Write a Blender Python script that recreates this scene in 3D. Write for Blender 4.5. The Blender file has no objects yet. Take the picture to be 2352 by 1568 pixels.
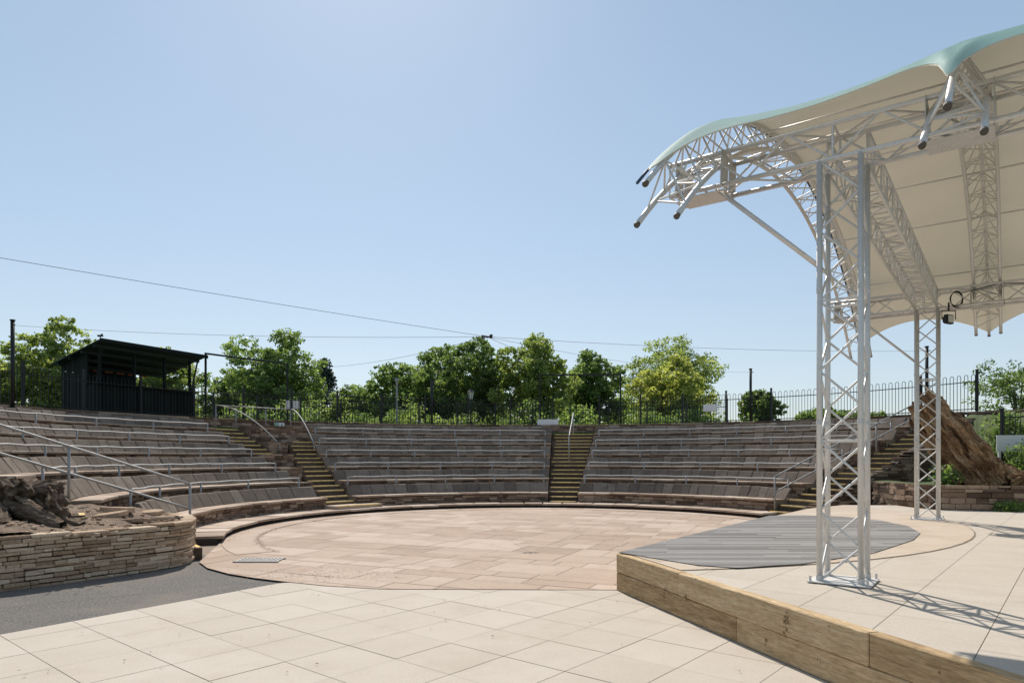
import bpy, math, random
import numpy as np
from mathutils import Vector, Matrix, noise
random.seed(7); np.random.seed(7)
rad=math.radians
scene=bpy.context.scene
CX,CY=0.6,15.0
def P(r,a,z=0.0):
    a=rad(a); return Vector((CX+r*math.sin(a),CY+r*math.cos(a),z))
# ------------------------------------------------------------------ materials
def newmat(name):
    m=bpy.data.materials.new(name); m.use_nodes=True
    nt=m.node_tree; b=nt.nodes["Principled BSDF"]
    return m,nt,b
def N(nt,t,**kw):
    n=nt.nodes.new(t)
    for k,v in kw.items(): setattr(n,k,v)
    return n
def ramp(nt,cols):
    r=N(nt,'ShaderNodeValToRGB'); e=r.color_ramp.elements
    e[0].position=cols[0][0]; e[0].color=(*cols[0][1],1)
    e[1].position=cols[-1][0]; e[1].color=(*cols[-1][1],1)
    for p,c in cols[1:-1]:
        x=e.new(p); x.color=(*c,1)
    return r
def surf(name,cols,nscale=3.0,nstr=0.5,rough=0.85,attr=True,bump=0.4,bscale=40,stretch=None,metal=0.0,spots=None,bdist=0.01,fine=60,fstr=0.15,spec=0.3):
    """colour ramp driven by per-piece random + noise; fine grain + bump"""
    m,nt,b=newmat(name); L=nt.links
    tc=N(nt,'ShaderNodeNewGeometry')
    mp=N(nt,'ShaderNodeMapping',vector_type='TEXTURE'); L.new(tc.outputs['Position'],mp.inputs['Vector'])
    if stretch:
        mp.inputs['Rotation'].default_value=stretch[0]; mp.inputs['Scale'].default_value=stretch[1]
    n1=N(nt,'ShaderNodeTexNoise'); n1.inputs['Scale'].default_value=nscale; n1.inputs['Detail'].default_value=8; n1.inputs['Roughness'].default_value=0.65
    L.new(mp.outputs[0],n1.inputs['Vector'])
    ma=N(nt,'ShaderNodeMath',operation='MULTIPLY_ADD'); L.new(n1.outputs[0],ma.inputs[0]); ma.inputs[1].default_value=nstr*2
    if attr:
        at=N(nt,'ShaderNodeAttribute',attribute_name='rnd')
        sb=N(nt,'ShaderNodeMath',operation='SUBTRACT'); L.new(at.outputs['Fac'],sb.inputs[0]); sb.inputs[1].default_value=nstr
        L.new(sb.outputs[0],ma.inputs[2])
    else: ma.inputs[2].default_value=0.5-nstr
    r=ramp(nt,cols); L.new(ma.outputs[0],r.inputs[0])
    n2=N(nt,'ShaderNodeTexNoise'); n2.inputs['Scale'].default_value=fine; n2.inputs['Detail'].default_value=4
    L.new(mp.outputs[0],n2.inputs['Vector'])
    mr=N(nt,'ShaderNodeMapRange'); L.new(n2.outputs[0],mr.inputs[0]); mr.inputs[1].default_value=0.25; mr.inputs[2].default_value=0.75; mr.inputs[3].default_value=1-fstr; mr.inputs[4].default_value=1+fstr
    mx=N(nt,'ShaderNodeVectorMath',operation='SCALE'); L.new(r.outputs[0],mx.inputs[0]); L.new(mr.outputs[0],mx.inputs['Scale'])
    out=mx.outputs[0]
    if spots:
        n3=N(nt,'ShaderNodeTexNoise'); n3.inputs['Scale'].default_value=spots[0]; n3.inputs['Detail'].default_value=6; n3.inputs['Roughness'].default_value=.7
        L.new(tc.outputs['Position'],n3.inputs['Vector'])
        m2=N(nt,'ShaderNodeMapRange'); L.new(n3.outputs[0],m2.inputs[0]); m2.inputs[1].default_value=spots[1]; m2.inputs[2].default_value=spots[1]+spots[2]; m2.inputs[4].default_value=spots[4]
        mm=N(nt,'ShaderNodeMix',data_type='RGBA'); L.new(m2.outputs[0],mm.inputs[0]); L.new(out,mm.inputs[6]); mm.inputs[7].default_value=(*spots[3],1)
        out=mm.outputs[2]
    L.new(out,b.inputs['Base Color'])
    b.inputs['Roughness'].default_value=rough; b.inputs['Metallic'].default_value=metal; b.inputs['Specular IOR Level'].default_value=spec
    if bump:
        n4=N(nt,'ShaderNodeTexNoise'); n4.inputs['Scale'].default_value=bscale; n4.inputs['Detail'].default_value=8; n4.inputs['Roughness'].default_value=.7
        L.new(mp.outputs[0],n4.inputs['Vector'])
        bp=N(nt,'ShaderNodeBump'); bp.inputs['Strength'].default_value=bump; bp.inputs['Distance'].default_value=bdist
        L.new(n4.outputs[0],bp.inputs['Height']); L.new(bp.outputs[0],b.inputs['Normal'])
    return m
def plain(name,col,rough=.5,metal=0,nstr=.12):
    c=np.array(col); return surf(name,[(0,tuple(c*(1-nstr))),(1,tuple(np.minimum(c*(1+nstr),1)))],nscale=6,rough=rough,metal=metal,attr=False,bump=.08,fstr=.04)
M={}
M['stone']=surf('rubble_stone',[(0,(.10,.067,.048)),(.35,(.195,.132,.093)),(.65,(.28,.195,.14)),(1,(.40,.295,.215))],nscale=5,nstr=.35,bump=.9,bscale=25,bdist=.02,fstr=.28,spec=.1)
M['stair']=surf('dark_worn_step_stone',[(0,(.06,.043,.032)),(.5,(.12,.088,.063)),(1,(.22,.165,.12))],nscale=5,nstr=.35,bump=.8,bscale=25,bdist=.02,fstr=.3,spec=.1)
M['stonelight']=surf('pale_rubble_stone',[(0,(.29,.20,.13)),(.4,(.42,.30,.205)),(.7,(.51,.38,.27)),(1,(.60,.475,.35))],nscale=5,nstr=.4,bump=.9,bscale=22,bdist=.02,fstr=.28,spec=.1)
M['mortar']=surf('dark_joint',[(0,(.035,.026,.019)),(1,(.08,.06,.045))],attr=False,nscale=8)
M['cap']=surf('bench_capstone',[(0,(.29,.205,.15)),(.5,(.42,.315,.235)),(1,(.53,.42,.33))],nscale=4,nstr=.3,bump=.4,spots=(3,.54,.15,(.18,.13,.095),.7))
M['slab']=surf('weathered_concrete',[(0,(.115,.09,.071)),(.5,(.18,.145,.116)),(1,(.265,.218,.178))],nscale=3,nstr=.45,bump=.8,bscale=30,spots=(4,.5,.2,(.10,.079,.062),.6),fstr=.3,spec=.1)
M['walk']=surf('walkway_earth',[(0,(.14,.098,.068)),(1,(.3,.22,.155))],attr=False,nscale=3)
M['floor']=surf('sandstone_flag',[(0,(.34,.25,.188)),(.35,(.41,.31,.24)),(.7,(.455,.355,.28)),(1,(.51,.41,.335))],nscale=2.2,nstr=.38,bump=.3,bscale=20,spots=(.9,.52,.15,(.32,.235,.18),.4),fstr=.1,spec=.15)
M['joint']=surf('floor_joint',[(0,(.17,.125,.09)),(.6,(.25,.19,.14)),(1,(.18,.17,.085))],attr=False,nscale=2)
M['pave']=surf('pale_paving',[(0,(.41,.355,.29)),(.5,(.475,.418,.35)),(1,(.53,.475,.405))],nscale=1.6,nstr=.45,bump=.15,bscale=60,spots=(1.3,.52,.2,(.39,.325,.26),.45),fstr=.07,spec=.2)
M['pjoint']=plain('paving_joint',(.29,.24,.19),.9)
M['old']=surf('worn_pale_slab',[(0,(.43,.345,.265)),(.5,(.485,.40,.315)),(1,(.53,.45,.37))],nscale=2,nstr=.35,bump=.25,fstr=.1,spec=.15)
M['asphalt']=surf('asphalt',[(0,(.06,.055,.05)),(.45,(.14,.13,.12)),(1,(.34,.32,.295))],attr=False,nscale=38,nstr=.85,bump=1,bscale=90,bdist=.012,fine=120,fstr=.45,spots=(1.1,.45,.2,(.25,.21,.175),.5),spec=.1)
M['earth']=surf('dry_earth',[(0,(.10,.066,.046)),(.5,(.23,.16,.11)),(1,(.39,.29,.205))],attr=False,nscale=9,nstr=.6,bump=1,bscale=35,bdist=.04,fstr=.4)
M['grass']=surf('grass_ground',[(0,(.035,.055,.015)),(1,(.09,.12,.035))],attr=False,nscale=2,bump=.5)
M['deck']=surf('grey_deck_board',[(0,(.14,.133,.128)),(.5,(.22,.21,.202)),(1,(.30,.29,.28))],nscale=4,nstr=.3,stretch=((0,0,0),(3,.15,1)),bump=.5,bscale=14,fine=20,fstr=.2,spec=.2)
M['galv']=surf('galvanised_steel',[(0,(.24,.235,.225)),(1,(.4,.39,.375))],attr=False,nscale=12,rough=.6,metal=.3,bump=.1)
M['alu']=surf('brushed_aluminium',[(0,(.56,.545,.52)),(1,(.76,.745,.72))],attr=False,nscale=10,rough=.48,metal=.45,bump=.08,fstr=.08,spec=.5)
M['alup']=surf('aluminium_plate',[(0,(.48,.47,.45)),(1,(.68,.67,.65))],attr=False,nscale=5,rough=.55,metal=.35,bump=.08)
M['black']=plain('black_paint',(.014,.016,.016),.5)
M['rubber']=plain('dark_rubber_cap',(.09,.08,.07),.6)
M['green']=surf('dark_green_boards',[(0,(.004,.007,.006)),(1,(.012,.018,.016))],attr=True,nscale=3,nstr=.3,rough=.75,bump=.2,spec=.15)
M['roofg']=surf('green_roof_sheet',[(0,(.010,.022,.019)),(1,(.022,.040,.035))],attr=False,nscale=3,nstr=.3,rough=.6,bump=.2,spec=.2)
M['brick']=plain('rust_batten',(.25,.07,.03),.8)
M['yellow']=surf('worn_yellow_nosing',[(0,(.42,.29,.14)),(.4,(.74,.52,.19)),(1,(.78,.60,.28))],attr=False,nscale=7,nstr=.5,bump=.2,spots=(5,.5,.12,(.32,.23,.15),.8))
M['white']=plain('white_panel',(.75,.75,.74),.5)
M['exitg']=plain('sign_green',(.02,.28,.12),.4)
M['wood']=surf('sawn_timber',[(0,(.22,.14,.07)),(.3,(.40,.275,.15)),(.65,(.53,.385,.225)),(1,(.66,.51,.33))],nscale=2.0,nstr=.8,stretch=((0,0,rad(-72.8)),(.7,.12,.07)),bump=1,bscale=4,fine=9,fstr=.3,bdist=.015,spots=(6,.62,.04,(.13,.075,.038),.85),spec=.15)
M['barkbig']=surf('split_tan_bark',[(0,(.06,.035,.02)),(.35,(.22,.125,.065)),(.6,(.40,.25,.135)),(1,(.62,.45,.28))],attr=False,nscale=2.4,nstr=1.1,stretch=(tuple(Vector((-1.0,1.2,2.1)).to_track_quat('Z','Y').to_euler()),(.5,.5,1.3)),bump=1,bscale=5,fine=14,fstr=.4,bdist=.10,spec=.1)
M['bark']=surf('tree_bark',[(0,(.05,.04,.028)),(1,(.16,.125,.09))],attr=False,nscale=4,bump=1)
M['stump']=surf('rotten_stump',[(0,(.035,.025,.018)),(.4,(.12,.085,.06)),(.7,(.25,.19,.14)),(1,(.42,.34,.26))],attr=False,nscale=5,nstr=.9,bump=1,bscale=14,bdist=.06,fstr=.4,stretch=((0,0,0),(1,1,.35)),spec=.1)
M['glass']=plain('frosted_glass',(.55,.55,.5),.2)
def leafmat(name,dark,mid,light,tr=.35):
    m,nt,b=newmat(name); L=nt.links
    at=N(nt,'ShaderNodeAttribute',attribute_name='rnd')
    r=ramp(nt,[(0,dark),(.5,mid),(1,light)]); L.new(at.outputs['Fac'],r.inputs[0])
    L.new(r.outputs[0],b.inputs['Base Color']); b.inputs['Roughness'].default_value=.5; b.inputs['Specular IOR Level'].default_value=.5
    t=N(nt,'ShaderNodeBsdfTranslucent'); sc=N(nt,'ShaderNodeVectorMath',operation='MULTIPLY'); L.new(r.outputs[0],sc.inputs[0]); sc.inputs[1].default_value=(2.3,2.25,1.3); L.new(sc.outputs[0],t.inputs[0])
    mx=N(nt,'ShaderNodeMixShader'); mx.inputs[0].default_value=tr
    L.new(b.outputs[0],mx.inputs[1]); L.new(t.outputs[0],mx.inputs[2]); L.new(mx.outputs[0],nt.nodes['Material Output'].inputs[0])
    return m
M['leaf']=leafmat('foliage_mid_green',(.055,.092,.03),(.13,.195,.065),(.22,.29,.11),.5)
M['leafd']=leafmat('foliage_dark_green',(.045,.08,.028),(.10,.155,.054),(.17,.23,.085),.5)
M['leafm']=leafmat('foliage_fresh_green',(.085,.12,.035),(.18,.235,.075),(.28,.33,.13),.5)
M['leafy']=leafmat('foliage_yellow_green',(.14,.16,.045),(.26,.29,.085),(.37,.39,.15),.5)
M['conif']=leafmat('foliage_conifer',(.015,.026,.02),(.035,.055,.042),(.07,.10,.075),.15)
def membrane(name,col,tr,tcol,rough=.5):
    m,nt,b=newmat(name); L=nt.links
    g=N(nt,'ShaderNodeNewGeometry'); n=N(nt,'ShaderNodeTexNoise'); n.inputs['Scale'].default_value=.9; n.inputs['Detail'].default_value=5
    L.new(g.outputs['Position'],n.inputs['Vector'])
    r=ramp(nt,[(.3,tuple(c*.90 for c in col)),(.7,col)]); L.new(n.outputs[0],r.inputs[0]); L.new(r.outputs[0],b.inputs['Base Color'])
    b.inputs['Roughness'].default_value=rough
    t=N(nt,'ShaderNodeBsdfTranslucent'); t.inputs[0].default_value=(*tcol,1)
    mx=N(nt,'ShaderNodeMixShader'); mx.inputs[0].default_value=tr
    L.new(b.outputs[0],mx.inputs[1]); L.new(t.outputs[0],mx.inputs[2]); L.new(mx.outputs[0],nt.nodes['Material Output'].inputs[0])
    return m
M['cream']=membrane('cream_membrane',(.79,.72,.63),.26,(.95,.85,.72),.4)
M['teal']=membrane('teal_membrane',(.13,.34,.335),.28,(.95,.95,.85),.65)
M['blue']=membrane('dark_blue_hem',(.05,.08,.14),.1,(.1,.1,.2))
# ------------------------------------------------------------------ mesh builder
class MB:
    def __init__(s): s.v=[];s.f=[];s.c=[]
    def quadv(s,pts,c=.5):
        i=len(s.v); s.v+=[tuple(p) for p in pts]; s.f.append(tuple(range(i,i+len(pts)))); s.c.append(c)
    def hexa(s,p,c=.5):  # p: 4 bottom, 4 top
        i=len(s.v); s.v+=[tuple(q) for q in p]
        for f in ((3,2,1,0),(4,5,6,7),(0,1,5,4),(1,2,6,5),(2,3,7,6),(3,0,4,7)):
            s.f.append(tuple(i+k for k in f)); s.c.append(c)
    def box(s,c,size,rz=0,col=.5):
        c=Vector(c); x,y,z=[k/2 for k in size]; ca,sa=math.cos(rz),math.sin(rz)
        pts=[]
        for zz in (-z,z):
            for (a,b) in ((-x,-y),(x,-y),(x,y),(-x,y)):
                pts.append((c.x+a*ca-b*sa,c.y+a*sa+b*ca,c.z+zz))
        s.hexa(pts,col)
    def tube(s,pts,r,n=8,c=.5,cap=True):
        pts=[Vector(p) for p in pts]; base=len(s.v); m=len(pts)
        rr=r if isinstance(r,(list,tuple)) else [r]*m
        up=None
        for i,p in enumerate(pts):
            d=(pts[min(i+1,m-1)]-pts[max(i-1,0)]).normalized()
            if up is None:
                up=d.orthogonal().normalized()
            up=(up-d*up.dot(d))
            up=up.normalized() if up.length>1e-6 else d.orthogonal().normalized()
            w=d.cross(up)
            for k in range(n):
                a=2*math.pi*k/n; s.v.append(tuple(p+(up*math.cos(a)+w*math.sin(a))*rr[i]))
        for i in range(m-1):
            for k in range(n):
                a=base+i*n+k; b=base+i*n+(k+1)%n
                s.f.append((a,b,b+n,a+n)); s.c.append(c)
        if cap:
            s.f.append(tuple(base+k for k in range(n))[::-1]); s.c.append(c)
            s.f.append(tuple(base+(m-1)*n+k for k in range(n))); s.c.append(c)
    def sector(s,r0,r1,a0,a1,z0,z1,n=6,c=.5):
        if not isinstance(a0,tuple): a0=(a0,a0)
        if not isinstance(a1,tuple): a1=(a1,a1)
        i=len(s.v)
        for k in range(n+1):
            t=k/n; ai=a0[0]+(a1[0]-a0[0])*t; ao=a0[1]+(a1[1]-a0[1])*t
            s.v+=[tuple(P(r0,ai,z0)),tuple(P(r1,ao,z0)),tuple(P(r1,ao,z1)),tuple(P(r0,ai,z1))]
        for k in range(n):
            a=i+4*k; b=a+4
            for q in range(4):
                s.f.append((a+q,a+(q+1)%4,b+(q+1)%4,b+q)); s.c.append(c)
        s.f.append((i,i+3,i+2,i+1)); s.c.append(c); e=i+4*n
        s.f.append((e,e+1,e+2,e+3)); s.c.append(c)
WO={}
def setp(o,kw):
    for k,v in kw.items():
        if v is not None: o[k]=v
def mk(name,mb,mat,parent=None,smooth=False,mats=None,matidx=None,bevel=0,**kw):
    V=np.array(mb.v,dtype=float); lo=V.min(0); hi=V.max(0)
    org=np.array([(lo[0]+hi[0])/2,(lo[1]+hi[1])/2,lo[2]])
    me=bpy.data.meshes.new(name); me.from_pydata((V-org).tolist(),[],mb.f)
    at=me.attributes.new('rnd','FLOAT','FACE'); at.data.foreach_set('value',np.array(mb.c,dtype=np.float32))
    for m in (mats or [mat]): me.materials.append(m if not isinstance(m,str) else M[m])
    if matidx: me.polygons.foreach_set('material_index',matidx)
    if smooth: me.polygons.foreach_set('use_smooth',[True]*len(me.polygons))
    me.validate(); me.update()
    o=bpy.data.objects.new(name,me); scene.collection.objects.link(o)
    po=WO[parent.name] if parent else Vector((0,0,0))
    o.location=Vector(org)-po; WO[o.name]=Vector(org)
    if parent: o.parent=parent
    if bevel:
        b=o.modifiers.new('bevel','BEVEL'); b.width=bevel; b.segments=1; b.limit_method='ANGLE'
    setp(o,kw); return o
def thing(name,loc,label,category,group=None,**kw):
    o=bpy.data.objects.new(name,None); o.empty_display_size=.3; scene.collection.objects.link(o)
    o.location=loc; WO[o.name]=Vector(loc); setp(o,dict(label=label,category=category,group=group,**kw)); return o
def smooth_tubes(o):
    o.data.polygons.foreach_set('use_smooth',[len(p.vertices)==4 for p in o.data.polygons])
# ------------------------------------------------------------------ clipping
def clip(poly,conv):
    n=len(conv); area=sum(conv[i][0]*conv[(i+1)%n][1]-conv[(i+1)%n][0]*conv[i][1] for i in range(n)); sg=1 if area>0 else -1
    out=poly
    for i in range(n):
        a=conv[i]; b=conv[(i+1)%n]; inp=out; out=[]
        def side(p): return sg*((b[0]-a[0])*(p[1]-a[1])-(b[1]-a[1])*(p[0]-a[0]))
        for j in range(len(inp)):
            p=inp[j]; q=inp[(j+1)%len(inp)]; sp,sq=side(p),side(q)
            if sp>=0: out.append(p)
            if (sp>=0)!=(sq>=0):
                t=sp/(sp-sq); out.append((p[0]+(q[0]-p[0])*t,p[1]+(q[1]-p[1])*t))
        if len(out)<3: return []
    return out
def hull(pts):
    pts=sorted(set(pts))
    def half(ps):
        h=[]
        for p in ps:
            while len(h)>1 and (h[-1][0]-h[-2][0])*(p[1]-h[-2][1])-(h[-1][1]-h[-2][1])*(p[0]-h[-2][0])<=0: h.pop()
            h.append(p)
        return h[:-1]
    return half(pts)+half(pts[::-1])
def slabs(mb,conv,ang,z,rowh,lens,gap,org=(0,0),ext=14,stagger=True,rnd=(0,1),tilt=0.0):
    ca,sa=math.cos(ang),math.sin(ang)
    def w(u,v): return (org[0]+u*ca-v*sa,org[1]+u*sa+v*ca)
    v=-ext
    while v<ext:
        h=random.uniform(*rowh); u=-ext-(random.random()*lens[0] if stagger else 0)
        while u<ext:
            l=random.uniform(*lens); g=gap/2
            if stagger and h>.6 and random.random()<.25 and l<1:
                parts=[(u,v,l,h*.5),(u,v+h*.5,l,h*.5)]
            else: parts=[(u,v,l,h)]
            for (uu,vv,ll,hh) in parts:
                q=[w(uu+g,vv+g),w(uu+ll-g,vv+g),w(uu+ll-g,vv+hh-g),w(uu+g,vv+hh-g)]
                q=clip(q,conv)
                if q:
                    zz=z+random.uniform(-tilt,tilt); mb.quadv([(x,y,zz) for x,y in q],random.uniform(*rnd))
            u+=l
        v+=h
def circle(cx,cy,r,n=72): return [(cx+r*math.cos(2*math.pi*i/n),cy+r*math.sin(2*math.pi*i/n)) for i in range(n)]
def sheet(name,poly,z,mat,**kw):
    mb=MB(); mb.quadv([(x,y,z) for x,y in poly]); return mk(name,mb,mat,kind='structure',**kw)
# ------------------------------------------------------------------ stone walls
def pathlen(path):
    L=[0]
    for a,b in zip(path,path[1:]): L.append(L[-1]+math.hypot(b[0]-a[0],b[1]-a[1]))
    return L
def along(path,L,s):
    s=max(0,min(L[-1],s))
    for i in range(len(L)-1):
        if s<=L[i+1]+1e-9:
            t=(s-L[i])/max(1e-9,L[i+1]-L[i]); return (path[i][0]+(path[i+1][0]-path[i][0])*t,path[i][1]+(path[i+1][1]-path[i][1])*t)
    return path[-1]
def stonewall(mb,path,z0,z1,side=1,ch=.085,lens=(.14,.42),depth=.12,jit=.014,gap=.009,wob=.0):
    L=pathlen(path); zf=z1 if callable(z1) else (lambda s:z1)
    z=z0; zmax=max(zf(s*L[-1]/20) for s in range(21))
    while z<zmax-.02:
        h=ch*random.uniform(.7,1.3); ph=random.uniform(0,6)
        s=-random.random()*.2
        while s<L[-1]:
            l=random.uniform(*lens); s0=max(0,s)+gap/2; s1=min(L[-1],s+l)-gap/2
            s+=l
            if s1-s0<.03: continue
            top=zf((s0+s1)/2)
            if z>=top-.02: continue
            a=Vector(along(path,L,s0)); b=Vector(along(path,L,s1)); d=(b-a).normalized(); n=Vector((d.y,-d.x))*side
            hh=min(h,top-z)-gap; zb=z+wob*math.sin(s*2.1+ph)
            split=[(0,1)] if (random.random()>.22 or hh<.05) else [(0,.5),(.52,1)]
            for (q0,q1) in split:
                o=random.uniform(-jit,jit); j=lambda k=.006:random.uniform(-k,k)
                fa=a+n*(o+j()); fb=b+n*(o+j()); ba=a-n*depth; bb=b-n*depth; za=zb+hh*q0; zc=zb+hh*q1
                mb.hexa([(fa.x,fa.y,za+j(.004)),(fb.x,fb.y,za+j(.004)),(bb.x,bb.y,za),(ba.x,ba.y,za),(fa.x+n.x*j(.008),fa.y+n.y*j(.008),zc+j()),(fb.x,fb.y,zc+j()),(bb.x,bb.y,zc),(ba.x,ba.y,zc)],random.random())
        z+=h
def wallback(mb,path,z0,z1,side=1,off=.035,depth=.1):
    L=pathlen(path); zf=z1 if callable(z1) else (lambda s:z1); n=max(2,int(L[-1]/.4))
    for i in range(n):
        s0=L[-1]*i/n; s1=L[-1]*(i+1)/n
        a=Vector(along(path,L,s0)); b=Vector(along(path,L,s1)); d=(b-a).normalized(); nn=Vector((d.y,-d.x))*side
        a1=a-nn*off;b1=b-nn*off;a2=a-nn*(off+depth);b2=b-nn*(off+depth)
        mb.hexa([(a1.x,a1.y,z0),(b1.x,b1.y,z0),(b2.x,b2.y,z0),(a2.x,a2.y,z0),(a1.x,a1.y,zf(s0)-.015),(b1.x,b1.y,zf(s1)-.015),(b2.x,b2.y,zf(s1)-.015),(a2.x,a2.y,zf(s0)-.015)])
def arc(r,a0,a1,step=.35):
    n=max(2,int(abs(rad(a1-a0))*r/step)); return [tuple(P(r,a0+(a1-a0)*i/n)[:2]) for i in range(n+1)]
def capstones(mb,path,z,side,over,depth,th,lens,jz=.006,jit=.01):
    L=pathlen(path); s=0
    while s<L[-1]-.05:
        l=random.uniform(*lens); e=min(L[-1],s+l)
        if L[-1]-e<.2: e=L[-1]
        a=Vector(along(path,L,s+.005)); b=Vector(along(path,L,e-.005)); d=(b-a).normalized(); n=Vector((d.y,-d.x))*side
        o=over+random.uniform(-jit,jit); o2=over+random.uniform(-jit,jit); zz=z+random.uniform(-jz,jz); dd=depth+random.uniform(-jit,jit)*2
        f0=a+n*o;f1=b+n*o2;b0=a-n*(dd-over);b1=b-n*(dd-over)
        mb.hexa([(f0.x,f0.y,zz-th),(f1.x,f1.y,zz-th),(b1.x,b1.y,zz-th),(b0.x,b0.y,zz-th),(f0.x,f0.y,zz),(f1.x,f1.y,zz),(b1.x,b1.y,zz),(b0.x,b0.y,zz)],random.random())
        s=e
# ------------------------------------------------------------------ ground
def ground():
    mb=MB(); rs=[0,6,12,14.55,17,22,32,60,150,500,2500]; n=96
    def hz(a):
        if a>180: a-=360
        def ss(x,a0,a1):
            t=max(0,min(1,(x-a0)/(a1-a0))); return t*t*(3-2*t)
        return 2.85*ss(a,-140,-122)*(1-ss(a,78,100))
    for i,r in enumerate(rs):
        for k in range(n):
            a=360*k/n; z=-.05 if r<=12 else -.05+(hz(a)+.05 if hz(a)>0 else 0)
            p=P(r,a,z); mb.v.append(tuple(p))
    for i in range(len(rs)-1):
        for k in range(n):
            a=i*n+k; b=i*n+(k+1)%n
            mb.f.append((a,a+n,b+n,b)); mb.c.append(.5)
    mk('ground',mb,'grass',kind='structure',smooth=False)
ground()
sheet('asphalt_path',[(-16,-4),(-2,-4),(-2,11.2),(-16,11.2)],0.0,'asphalt')
sheet('arena_bedding',circle(CX,CY,7.3),-.012,'joint')
FZ=.024
hp=hull(circle(CX,CY,6.42)+[(-4.72,10.3),(-4.35,9.75),(-3.85,9.27),(-3.35,8.93),(-2.88,8.68),(-2.3,8.4),(-1.6,8.2),(1.6,8.13)])
sheet('arena_joint_bed',hp,.0205,'joint')
mb=MB(); slabs(mb,hp,rad(-24),FZ,(.34,.80),(.4,1.3),.010,org=(CX,CY),ext=8,tilt=.0012,rnd=(.1,.9)); mk('arena_floor',mb,'floor',kind='structure')
mb=MB(); mb.sector(5.80,6.43,-128,115,FZ-.006,FZ+.003,n=110); mk('arena_ring_bed',mb,'joint',kind='structure')
mb=MB(); a=-128
while a<115:
    a2=min(115,a+random.uniform(4,12))
    pts=[P(5.808,a+.04,FZ+.006)]+[P(6.42,a+.04+(a2-a-.08)*t,FZ+.006) for t in (0,.33,.66,1)]+[P(5.808,a+.04+(a2-a-.08)*t,FZ+.006) for t in (1,.66,.33)]
    mb.quadv(pts,random.uniform(.1,.9)); a=a2
mk('arena_ring',mb,'floor',kind='structure')
lp=[(-8.0,.9),(-2.9,8.64),(12,8.12),(12,-3),(-8,-3)]
sheet('paving_bed',lp,.012,'pjoint')
mb=MB(); slabs(mb,lp,rad(50),.018,(.6,.6),(.6,.6),.0055,org=(-2.9,8.6),ext=18,stagger=False,rnd=(.38,.62),tilt=.001); mk('plaza_paving',mb,'pave',kind='structure')
def litter(name,pts,size,mat,z,rng,label=None):
    mb=MB()
    for (x,y) in pts:
        s=size*rng.uniform(.5,1.5); a=rng.uniform(0,6.28); h=s*.5
        v=[(x+math.cos(a+k*1.57)*s*(1 if k%2 else .5),y+math.sin(a+k*1.57)*s*(1 if k%2 else .5),z+rng.uniform(0,h)) for k in range(4)]
        mb.quadv(v,rng.uniform(0,1))
    mk(name,mb,mat,kind='stuff')
rng=np.random.default_rng(3)
pts=[tuple(P(6.35-abs(rng.normal(0,.12)),rng.uniform(-112,60))[:2]) for k in range(900)]+[tuple(P(5.8+rng.normal(0,.04),rng.uniform(-130,-60))[:2]) for k in range(900)]+[(rng.normal(-2.6,.8),rng.normal(9.2,.35)) for k in range(350)]+[(rng.uniform(-5,2),rng.uniform(4.5,8)) for k in range(60)]
litter('dry_litter',pts,.012,'earth',FZ+.008,rng)
# ------------------------------------------------------------------ seating
R0,DR,S0,DS=7.2,1.15,.47,.42
def sI(i): return S0+DS*i
def rI(i): return R0+DR*i
def backrest(mb,r,a0,a1,z):
    a=a0; hw=0
    while a<a1-.5:
        w=random.uniform(.26,.50); da=math.degrees(w/r); b=min(a1,a+da)
        if a1-b<.6*da: b=a1
        g=math.degrees(.003/r); hw=.7*hw+random.uniform(-.013,.013); h=.305+hw; lean=.20+random.uniform(-.016,.016); t=.08; j=lambda:random.uniform(-.008,.008)
        ra=r+j()*.6
        p=[P(ra,a+g,z),P(ra,b-g,z),P(ra+t,b-g,z),P(ra+t,a+g,z),
           P(ra+lean,a+g,z+h+j()),P(ra+lean+j(),b-g,z+h+j()),P(ra+lean+t,b-g,z+h),P(ra+lean+t,a+g,z+h)]
        mb.hexa(p,random.uniform(.2,.8)); a=b
def block(a0f,a1f,label,rows=range(6)):
    root=thing('seating_block',P(10,(a0f(3)+a1f(3))/2,0),label,'tiered seating',group='amphitheatre seating blocks')
    for i in rows:
        a0,a1=a0f(i),a1f(i); r=rI(i); s=sI(i); zb=.13 if i==0 else sI(i-1)-.01
        path=arc(r,a0,a1)
        mb=MB(); stonewall(mb,path,zb,s-.055,side=1,ch=.075); ns=len(mb.f)
        wallback(mb,path,0,s-.05,side=1)
        n1=len(mb.f)
        mb.sector(r+.06,rI(i+1)+.12,a0,a1,0,s-.012,n=24)
        tier=mk('seating_tier',mb,None,parent=root,mats=['stone','mortar','walk'],matidx=[0]*ns+[1]*(n1-ns)+[2]*(len(mb.f)-n1))
        mb=MB(); capstones(mb,path,s,1,.06,.47,.055,(.5,1.0),jit=.018); mk('bench_cap',mb,'cap',parent=tier,bevel=.008)
        mb=MB(); backrest(mb,r+.40,a0,a1,s-.005); mk('backrest',mb,'slab',parent=tier,bevel=.012)
lL=lambda i:-110 if i==0 else -116
cLf=lambda r:-45.6+(-37.7+45.6)*(r-7.2)/5.8
cL=lambda i:cLf(rI(i))
block(lL,lambda i:-54,'curved stone seating tiers with leaning concrete backrests and rails')
block(cL,lambda i:4.5,'curved stone seating tiers between two stepped aisles')
block(lambda i:12.2,lambda i:63,'curved stone seating tiers beside end stairway')
root=thing('kerb_step',P(6.8,-20,0),'low curved sandstone kerb step around the arena','kerb')
mb=MB(); mb.sector(6.5,7.25,-112,66,-.01,.105,n=90); mk('kerb_base',mb,'mortar',parent=root)
mb=MB(); capstones(mb,arc(6.42,-112,66,.3),.16,1,.03,.84,.055,(.55,1.0)); mk('kerb_top',mb,'cap',parent=root,bevel=.008)
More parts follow.
